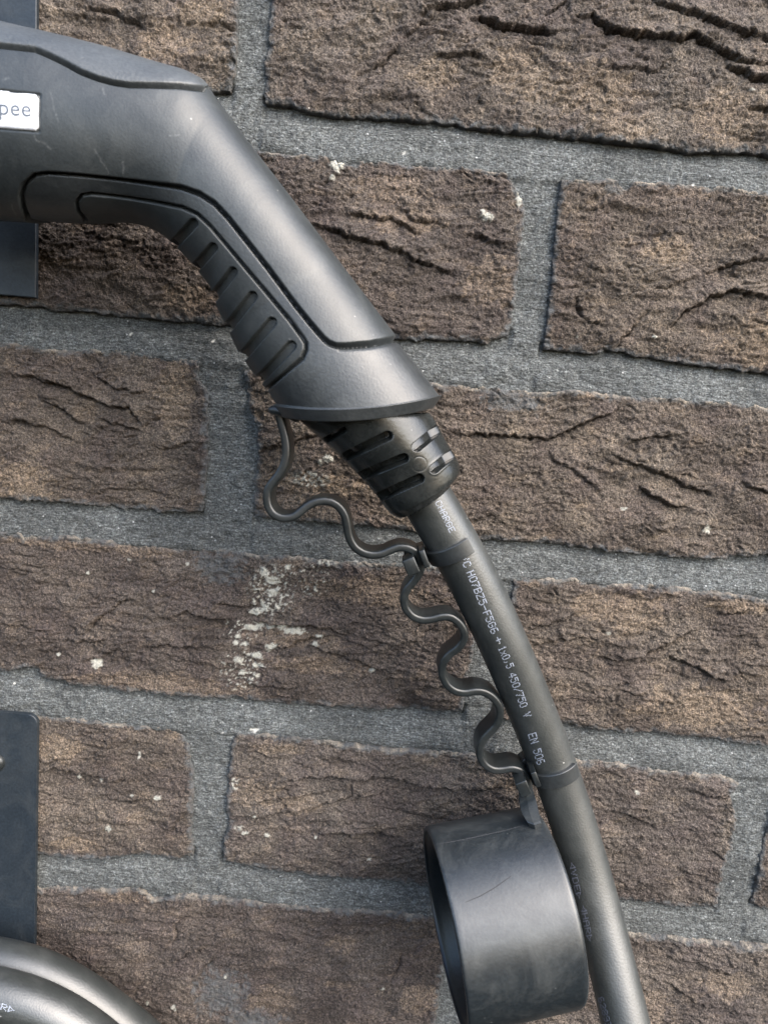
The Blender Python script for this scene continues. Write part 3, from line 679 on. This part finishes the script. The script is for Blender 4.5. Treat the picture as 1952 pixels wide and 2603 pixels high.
# ------------------------------------------------------------------ cable
def tube_frames(c):
    t = np.gradient(c, axis=0); t /= np.linalg.norm(t, axis=1, keepdims=True)
    ref = np.array([0, -1.0, 0])
    n = ref-(t@ref)[:, None]*t; n /= np.linalg.norm(n, axis=1, keepdims=True)   # towards the viewer
    b = np.cross(t, n)
    return t, n, b
def tube(c, r, nv=96):
    t, n, b = tube_frames(c); a = np.linspace(0, 2*np.pi, nv, endpoint=False)
    r = np.broadcast_to(np.asarray(r, float), (len(c),))
    V = c[:, None]+(n[:, None]*np.cos(a)[None, :, None]+b[:, None]*np.sin(a)[None, :, None])*r[:, None, None]
    return V
def tube_me(name, V, caps=True):
    nu, nv = V.shape[:2]; q = grid_quads(nu, nv, True)
    verts = V.reshape(-1, 3); tris = []
    if caps:
        c0, c1 = V[0].mean(0), V[-1].mean(0); k = len(verts)
        verts = np.concatenate([verts, [c0, c1]]); j = np.arange(nv); jn = (j+1) % nv
        tris = np.concatenate([np.stack([j, jn, j*0+k], 1)[:, ::-1], np.stack([(nu-1)*nv+j, (nu-1)*nv+jn, j*0+k+1], 1)])
    me = mesh_from(name, verts, q, tris if caps else None)
    import bmesh
    bm = bmesh.new(); bm.from_mesh(me); bmesh.ops.recalc_face_normals(bm, faces=bm.faces); bm.to_mesh(me); bm.free()
    return me
CC = [(1040,1195,44),(1060,1230,43),(1090,1276,42),(1128,1340,40),(1167,1402,38),(1212,1488,36.5),(1253,1577,35),(1293,1665,32),(1331,1757,29),(1375,1865,26),(1412,1962,24),(1444,2050,24),(1483,2180,26),(1516,2300,30),(1544,2410,36),(1568,2510,42),(1590,2600,47),(1612,2700,52),(1640,2830,58)]
cp = np.array([P(a, b, c_) for a, b, c_ in CC]); cp = resample(cp, 460, 14)
cable = thing('charging_cable', 'thick grey charging cable with white printed characters hanging from the plug sleeve', 'cable', cp[-1])
Vc = tube(cp, 8.7)
co_ = obj('cable_sheath', tube_me('cable_sheath', Vc), M_CABLE, cable)
cab_bvh = BVHTree.FromPolygons([Vector(v) for v in Vc[:, ::1].reshape(-1, 3)], grid_quads(len(Vc), Vc.shape[1], True).tolist())
FONT = {
'C': "01110 10001 10000 10000 10000 10001 01110", 'H': "10001 10001 10001 11111 10001 10001 10001", 'A': "01110 10001 10001 11111 10001 10001 10001",
'R': "11110 10001 10001 11110 10100 10010 10001", 'G': "01110 10001 10000 10111 10001 10001 01110", 'E': "11111 10000 10000 11110 10000 10000 11111",
'V': "10001 10001 01010 01010 01010 00100 00100", '0': "01110 10001 10001 10001 10001 10001 01110", '7': "11111 00001 00010 00100 00100 01000 01000",
'B': "11110 10001 10001 11110 10001 10001 11110", 'Z': "11111 00001 00010 00100 01000 10000 11111", '5': "11111 10000 11110 00001 00001 10001 01110",
'-': "00000 00000 00000 11111 00000 00000 00000", 'F': "11111 10000 10000 11110 10000 10000 10000", '6': "01110 10000 10000 11110 10001 10001 01110",
'+': "00000 00100 00100 11111 00100 00100 00000", '1': "00100 01100 00100 00100 00100 00100 01110", 'x': "00000 00000 10001 01010 00100 01010 10001",
',': "00000 00000 00000 00000 00100 00100 01000", '4': "00010 00110 01010 10010 11111 00010 00010", '/': "00001 00001 00010 00100 01000 10000 10000",
'N': "10001 11001 10101 10101 10011 10001 10001", 'D': "11110 10001 10001 10001 10001 10001 11110", '<': "00001 00011 00101 11001 00101 00011 00001",
'>': "10000 11000 10100 10011 10100 11000 10000", '2': "01110 10001 00001 00110 01000 10000 11111", '8': "01110 10001 10001 01110 10001 10001 01110",
'9': "01110 10001 10001 01111 00001 00001 01110", '3': "11110 00001 00001 01110 00001 00001 11110", ' ': "00000 00000 00000 00000 00000 00000 00000"}
def print_text(parent, bvh, text, a, b, height, mat=M_PRINT, skew=0.0, name='printed_text'):
    """dot matrix characters from pixel a to pixel b (centre line of the writing), tops to the right of travel seen from below"""
    a = np.array(a, float); b = np.array(b, float); L_ = np.linalg.norm(b-a); d = (b-a)/L_
    up = np.array([d[1], -d[0]])
    if up[0] < 0 and abs(d[1]) > abs(d[0]): up = up
    cw = L_/(len(text)*6-1); ch = height/7.0
    V_, Q_ = [], []
    for i, c in enumerate(text):
        rws = FONT[c].split()
        for r, row in enumerate(rws):
            for k, bit in enumerate(row):
                if bit == '0': continue
                s0 = (i*6+k+0.04)*cw; s1 = s0+cw*0.96
                v0 = (3.5-r)*ch; v1 = v0-ch*0.8
                cs = [a+d*s+up*v for s, v in ((s0, v0), (s1, v0), (s1, v1), (s0, v1))]
                pr = drape(np.array([q[0] for q in cs]), np.array([q[1] for q in cs]), bvh, 0.05)
                if any(p is None for p in pr): continue
                n = len(V_); V_ += [tuple(p*S) for p in pr]; Q_.append((n, n+1, n+2, n+3))
    if not V_: return
    me = bpy.data.meshes.new(name); me.from_pydata(V_, [], Q_); me.update()
    return obj(name, me, mat, parent, smooth=False)
TXT = [("CHARGE", (1112,1274), (1150,1352), 17), ("EVC", (1171,1396), (1189,1441), 21), ("H07BZ5-F5G6", (1194,1452), (1258,1609), 21), ("+", (1263,1619), (1270,1634), 17), ("1x0,5", (1274,1644), (1297,1697), 21),
       ("450/750 V", (1300,1711), (1341,1822), 21), ("EN 506", (1351,1864), (1375,1942), 22),
       ("<VDE>", (1452,2192), (1472,2284), 15), ("<HAR>", (1481,2302), (1499,2392), 15), ("62893", (1525,2535), (1548,2612), 15)]
M_PRINT2 = flat('faded_ink', (0.16, 0.17, 0.21))
for i, (t_, a, b, hh) in enumerate(TXT):
    print_text(co_, cab_bvh, t_, a, b, hh, M_PRINT2 if t_[0] == '<' or t_[0] == '6' else M_PRINT)

# ------------------------------------------------------------------ dust cap with tether
AL, BE, RC, LC = 0.154, -0.209, 33.0, 40.6
cm = np.array([52.8, -44.6, -270.7])
ca = np.array([-math.cos(AL)*math.cos(BE), -math.sin(AL)*math.cos(BE), math.sin(BE)])
cu_ = np.cross(ca, [0, 0, 1.0]); cu_ /= np.linalg.norm(cu_); cv_ = np.cross(cu_, ca)
cap = thing('dust_cap', 'round black rubber dust cap hanging on a wavy tether clipped twice to the cable', 'dust cap', cm-np.array([0, 0, 33.0]))
def lathe(name, prof, mat, nth=220, parent=None, smooth=True):
    th = np.linspace(0, 2*np.pi, nth, endpoint=False); dirs = np.cos(th)[:, None]*cu_+np.sin(th)[:, None]*cv_
    V = np.array([cm+ca*s+dirs*r for s, r in prof])
    nu = len(prof); me = mesh_from(name, V.reshape(-1, 3), grid_quads(nu, nth, True))
    import bmesh
    bm = bmesh.new(); bm.from_mesh(me); bmesh.ops.recalc_face_normals(bm, faces=bm.faces); bm.to_mesh(me); bm.free()
    return obj(name, me, mat, parent)
h2 = LC/2
outer = [(-h2+0.3, 0.01), (-h2, 20), (-h2, RC-2.2)]+[(-h2+1.8-1.8*math.cos(a), RC-1.8+1.8*math.sin(a)) for a in np.linspace(0.1, math.pi/2, 7)]
outer += [(s, RC) for s in np.linspace(-h2+3, h2-1, 30)]+[(h2-0.5, RC-0.08), (h2-0.1, RC-0.4), (h2, RC-0.8), (h2, RC-1.3), (h2-0.25, RC-1.7)]
o_shell = lathe('cap_shell', outer, M_CAP, parent=cap)
inner = [(h2-0.25, RC-1.7), (h2-1.4, RC-1.8), (h2-1.5, RC-2.9), (h2-3.0, RC-3.0), (h2-3.1, RC-3.4), (-h2+4, RC-3.6), (-h2+2.5, RC-5), (-h2+2.5, 0.01)]
o = lathe('cap_lining', inner, M_INNER, parent=cap)
# thin moulding seam along the shell
seam_th = None
def strip(name, pts, wpx, bvh, mat, parent, off=0.04):
    q = resample(np.array(pts, float), 30); t_ = np.gradient(q, axis=0); t_ /= np.linalg.norm(t_, axis=1, keepdims=True)
    nrm = np.stack([-t_[:, 1], t_[:, 0]], 1); w_ = wpx*np.sin(np.linspace(0.15, math.pi-0.15, 30))[:, None]**0.5
    a_ = q+nrm*w_/2; b_ = q-nrm*w_/2
    pa, pb_ = drape(a_[:, 0], a_[:, 1], bvh, off), drape(b_[:, 0], b_[:, 1], bvh, off)
    V_, F_ = [], []
    for i in range(29):
        ps = [pa[i], pa[i+1], pb_[i+1], pb_[i]]
        if any(p is None for p in ps): continue
        n_ = len(V_); V_ += [tuple(p*S) for p in ps]; F_.append((n_, n_+1, n_+2, n_+3))
    me = bpy.data.meshes.new(name); me.from_pydata(V_, [], F_); me.update()
    return obj(name, me, mat, parent, smooth=False)
cap_shell = o_shell
cap_bvh = BVHTree.FromPolygons([v.co/S for v in cap_shell.data.vertices], [tuple(p.vertices) for p in cap_shell.data.polygons])
strip('mould_line', [(1103,2148),(1180,2134),(1280,2112),(1340,2096)], 2.2, cap_bvh, flat('worn_line', (0.045, 0.047, 0.05), 0.6), cap_shell)
strip('scratch', [(1182,2294),(1220,2278),(1255,2258),(1300,2226)], 2.6, cap_bvh, flat('dark_scuff', (0.006, 0.006, 0.007), 0.5), cap_shell)
# tether band
TP = [(255,112),(262,150),(284,230),(299,300),(302,370),(290,430),(260,490),(220,535),(190,575),(181,622),(188,680),(215,727),(260,753),(310,757),(358,742),(400,703),(450,665),(510,648),(570,653),(620,683),(655,735),(668,800),(678,870),(710,930),(760,965),(820,980),(880,972),(930,947),(980,928),(1040,935),(1080,958),(1108,1000),(1117,1042),(1105,1090),(1070,1140),(1030,1180),(1008,1240),(1018,1300),(1060,1350),(1120,1372),(1180,1367),(1230,1350),(1290,1348),(1340,1382),(1374,1430),(1380,1480),(1352,1530),(1300,1570)]
TP = [(600+a/2.37, 1000+b/2.37) for a, b in TP]
TP2 = [(598,612),(552,652),(528,705),(530,760),(560,820),(610,855),(670,865),(730,850),(790,858),(840,890),(876,940),(882,1000),(862,1060),(820,1102),(780,1142),(757,1195),(757,1250),(788,1300),(840,1330),(900,1328),(950,1316),(1000,1330),(1035,1362),(1052,1400),(1056,1450)]
TP += [(900+a/2.37, 1400+b/2.37) for a, b in TP2]
TP = np.array(TP)
cumt = np.concatenate([[0], np.cumsum(np.linalg.norm(TP[1:]-TP[:-1], axis=1))])
it1, it2 = 31, len(TP)-3
hh = np.interp(cumt, [0, cumt[12], cumt[it1], cumt[it1+14], cumt[it2], cumt[-1]], [50, 50, 46, 42, 33, 33])
tc = P(TP[:, 0], TP[:, 1], hh); tc = resample(tc, 900, 1.2)
t, n, b = tube_frames(tc)
W2, T2, RB = 6.0, 1.38, 0.9
sec = []
for (cx_, cy_, a0) in ((W2-RB, T2-RB, 0), (-W2+RB, T2-RB, 90), (-W2+RB, -T2+RB, 180), (W2-RB, -T2+RB, 270)):
    for a in np.linspace(0, 90, 6):
        r = math.radians(a0+a); sec.append((cx_+RB*math.cos(r), cy_+RB*math.sin(r)))
sec = np.array(sec)
Vt = (tc-np.array([0, -1, 0])*0+np.array([0, 1.0, 0])*W2)[:, None]+np.array([0, -1.0, 0])*sec[None, :, 0, None]+b[:, None]*sec[None, :, 1, None]
obj('tether_band', tube_me('tether_band', Vt), M_TETHER, cap)
# anchor loop hooked on the collar of the plug
ac = P([688, 692, 700, 720, 742, 752, 758], [1041, 1042, 1043, 1047, 1054, 1060, 1066], [51, 52, 52.5, 53, 53, 52, 50]); ac = resample(ac, 40, 0.6)
rad = 1.55*np.sqrt(np.clip(1-((np.linspace(-1, 1, 40))**8), 0.02, 1))
obj('tether_hook', tube_me('tether_hook', tube(ac, rad, 24)), M_TETHER, cap)

def rbox(c, ax, ay, az, sx, sy, sz, r=0.5, n=3):
    """rounded box from a bevelled cube"""
    import bmesh
    bm = bmesh.new(); bmesh.ops.create_cube(bm, size=1.0)
    for v in bm.verts: v.co = Vector((v.co.x*sx, v.co.y*sy, v.co.z*sz))
    bmesh.ops.bevel(bm, geom=list(bm.edges), offset=r, segments=n, affect='EDGES', profile=0.5)
    for v in bm.verts:
        p = np.array(c)+np.array(ax)*v.co.x+np.array(ay)*v.co.y+np.array(az)*v.co.z
        v.co = Vector(p*S)
    bmesh.ops.recalc_face_normals(bm, faces=bm.faces)
    me = bpy.data.meshes.new('box'); bm.to_mesh(me); bm.free(); return me
def join_me(name, mes):
    import bmesh
    bm = bmesh.new()
    for m in mes: bm.from_mesh(m)
    me = bpy.data.meshes.new(name); bm.to_mesh(me); bm.free(); return me
ct_, cn_, cb_ = tube_frames(cp)
def clip(pxc, tilt, a0, a1, width, blocks):
    # nearest station on the cable to the pixel
    X_, Y_ = proj(cp); k = int(np.argmin((X_-pxc[0])**2+(Y_-pxc[1])**2))
    c = cp[k]; tt, nn, bb = ct_[k], cn_[k], cb_[k]
    if bb[0] < 0: bb = -bb
    # turn the clip a little about the viewing axis
    ca_, sa_ = math.cos(tilt), math.sin(tilt)
    t2 = tt*ca_+bb*sa_; b2 = -tt*sa_+bb*ca_
    A = np.radians(np.linspace(a0, a1, 60)); prof = []
    rin, rout, w = 8.75, 10.15, width/2; rr_ = 0.22
    for s, r in ((-w, rin), (-w, rout-rr_), (-w+0.1, rout-0.1), (-w+rr_, rout), (w-rr_, rout), (w-0.1, rout-0.1), (w, rout-rr_), (w, rin)): prof.append((s, r))
    V = np.array([[c+t2*s+(nn*math.cos(a)+b2*math.sin(a))*r for s, r in prof] for a in A])
    body = tube_me('clip_band', V)
    o = obj('cable_clip', body, M_CLIP, cap, smooth=False)
    ms = []
    for (qx, qy, hh_, sx, sy, sz, ang) in blocks:
        p = P(qx, qy, hh_); ca2, sa2 = math.cos(ang), math.sin(ang)
        ms.append(rbox(p, [ca2, 0, sa2], [0, 1, 0], [-sa2, 0, ca2], sx, sy, sz, 0.4))
    j = join_me('clip_jaw', ms)
    obj('clip_jaw', j, M_TETHER, o)
    return o
D2 = math.radians
clip((1120,1398), D2(-2), -100, 30, 5.6, [(1077,1414,46,2.0,9,6.0,D2(24)), (1044,1433,46,4.2,9,5.6,D2(28)), (1062,1412,36,9,2,5,D2(20)), (1068,1393,38,3,7,3,D2(25))])
clip((1405,1948), D2(-4), -100, 50, 5.6, [(1356,1967,34,2.0,9,6.0,D2(26)), (1325,1990,35,4.2,9,5.6,D2(28)), (1340,1966,24,9,2,5,D2(22)), (1334,1935,22,3,7,5,D2(50))])
# lug from the tether down to the shell
lug = []
outl = [((1318,1985),(1345,1978),29), ((1321,2010),(1353,2003),33), ((1321,2040),(1361,2032),38), ((1324,2062),(1367,2058),42), ((1332,2078),(1371,2076),45), ((1341,2092),(1374,2089),47.5), ((1346,2104),(1373,2101),46)]
Lv = []
for (l_, r_, h_) in outl:
    a_, b_ = P(*l_, h_), P(*r_, h_); m_ = a_*0.55+b_*0.45
    up_ = np.array([0, -1.0, 0])
    Lv.append([a_-up_*3.0, a_-up_*0.3, m_+up_*1.5, b_+up_*0.7, b_-up_*3.0, (a_+b_)/2-up_*5])
Lv = resample(np.array(Lv).reshape(len(outl), -1), 24, 0.8).reshape(24, 6, 3)
lo = obj('cap_lug', tube_me('cap_lug', Lv), M_CAP, cap, smooth=False)

# ------------------------------------------------------------------ plates at the left edge
def plate(name, label, px_r, y_top, y_bot, h_, r, round_top, round_bot, extent=120):
    tr = P(px_r[0], y_top, h_); br_ = P(px_r[1], y_bot, h_)
    pts = []
    def arc(cx_, cz_, a0, a1, n=8):
        for a in np.linspace(a0, a1, n): pts.append((cx_+r*math.cos(a), cz_+r*math.sin(a)))
    if round_top: arc(tr[0]-r, tr[2]-r, math.pi/2, 0)
    else: pts.append((tr[0], tr[2]))
    if round_bot: arc(br_[0]-r, br_[2]+r, 0, -math.pi/2)
    else: pts.append((br_[0], br_[2]))
    pts.append((br_[0]-extent, br_[2])); pts.append((tr[0]-extent, tr[2]))
    import bmesh
    bm = bmesh.new()
    f = [bm.verts.new(Vector((x_*S, -h_*S, z_*S))) for x_, z_ in pts]
    g = [bm.verts.new(Vector((x_*S, -(h_-2.0)*S, z_*S))) for x_, z_ in pts]
    F1 = bm.faces.new(f); bm.faces.new(g[::-1])
    for i in range(len(f)): bm.faces.new((f[i], g[i], g[(i+1) % len(f)], f[(i+1) % len(f)]))
    ed = [e for e in F1.edges]
    bmesh.ops.bevel(bm, geom=ed, offset=0.35*S, segments=3, affect='EDGES', profile=0.5)
    bmesh.ops.recalc_face_normals(bm, faces=bm.faces)
    me = bpy.data.meshes.new(name); bm.to_mesh(me); bm.free()
    root = thing(name, label, 'metal plate', (br_[0]-extent/2, 0, br_[2]))
    o = obj('plate_panel', me, M_PLATE, root, smooth=False)
    return root
pl1 = plate('mounting_plate', 'dark navy metal plate with a square corner, behind the plug at the upper left edge', (94, 92), -200, 757, 4.0, 1, False, False)
pl2 = plate('holder_plate', 'dark navy metal plate with a rounded corner and one screw, above the coiled cable', (96, 84), 1818, 2760, 3.5, 4.0, True, False)
# screw head, mostly outside the left edge
sc = P(-9, 1938, 3.5)
pr = [(0, 0.01), (0, 1.0)]+[]
th = np.linspace(0, 2*np.pi, 40, endpoint=False); rows_ = []
for r, z in ((0.01, 2.2), (1.2, 2.15), (1.4, 1.2), (1.7, 1.2), (1.9, 2.0), (2.8, 1.7), (3.5, 1.0), (3.8, 0.2), (3.8, -0.3)):
    rows_.append([sc+np.array([r*math.cos(a), -z, r*math.sin(a)]) for a in th])
obj('screw', tube_me('screw', np.array(rows_), caps=False), M_TETHER, pl2)

# ------------------------------------------------------------------ coiled cable at lower left
coil = thing('cable_coil', 'coiled thick grey cable with small white print in the bottom left corner', 'cable', P(-100, 2900, 20))
def strand(pts, r=9.0):
    c = np.array([P(a, b_, c_) for a, b_, c_ in pts]); c = resample(c, 220, 9)
    V = tube(c, r); o = obj('cable_strand', tube_me('cable_strand', V), M_CABLE, coil)
    return o, BVHTree.FromPolygons([Vector(v) for v in V.reshape(-1, 3)], grid_quads(len(V), V.shape[1], True).tolist())
s1, _b = strand([(-300,2440,22),(-120,2432,22),(0,2446,22),(75,2464,22),(150,2495,22),(225,2543,22),(300,2597,22),(370,2655,22),(450,2740,22),(540,2880,22)])
s2, b2 = strand([(-300,2500,38),(-120,2508,38),(-20,2523,38),(60,2542,38),(130,2572,38),(190,2608,38),(250,2650,38),(320,2715,38),(400,2830,38)])
s3, b3 = strand([(-300,2590,24),(-120,2608,24),(-30,2632,24),(50,2668,24),(130,2720,24),(220,2800,24),(300,2900,24)])
print_text(s2, b2, "HAR>", (-34,2546), (38,2569), 17, M_PRINT)
print_text(s3, b3, "62893", (-70,2585), (22,2606), 15, M_PRINT)
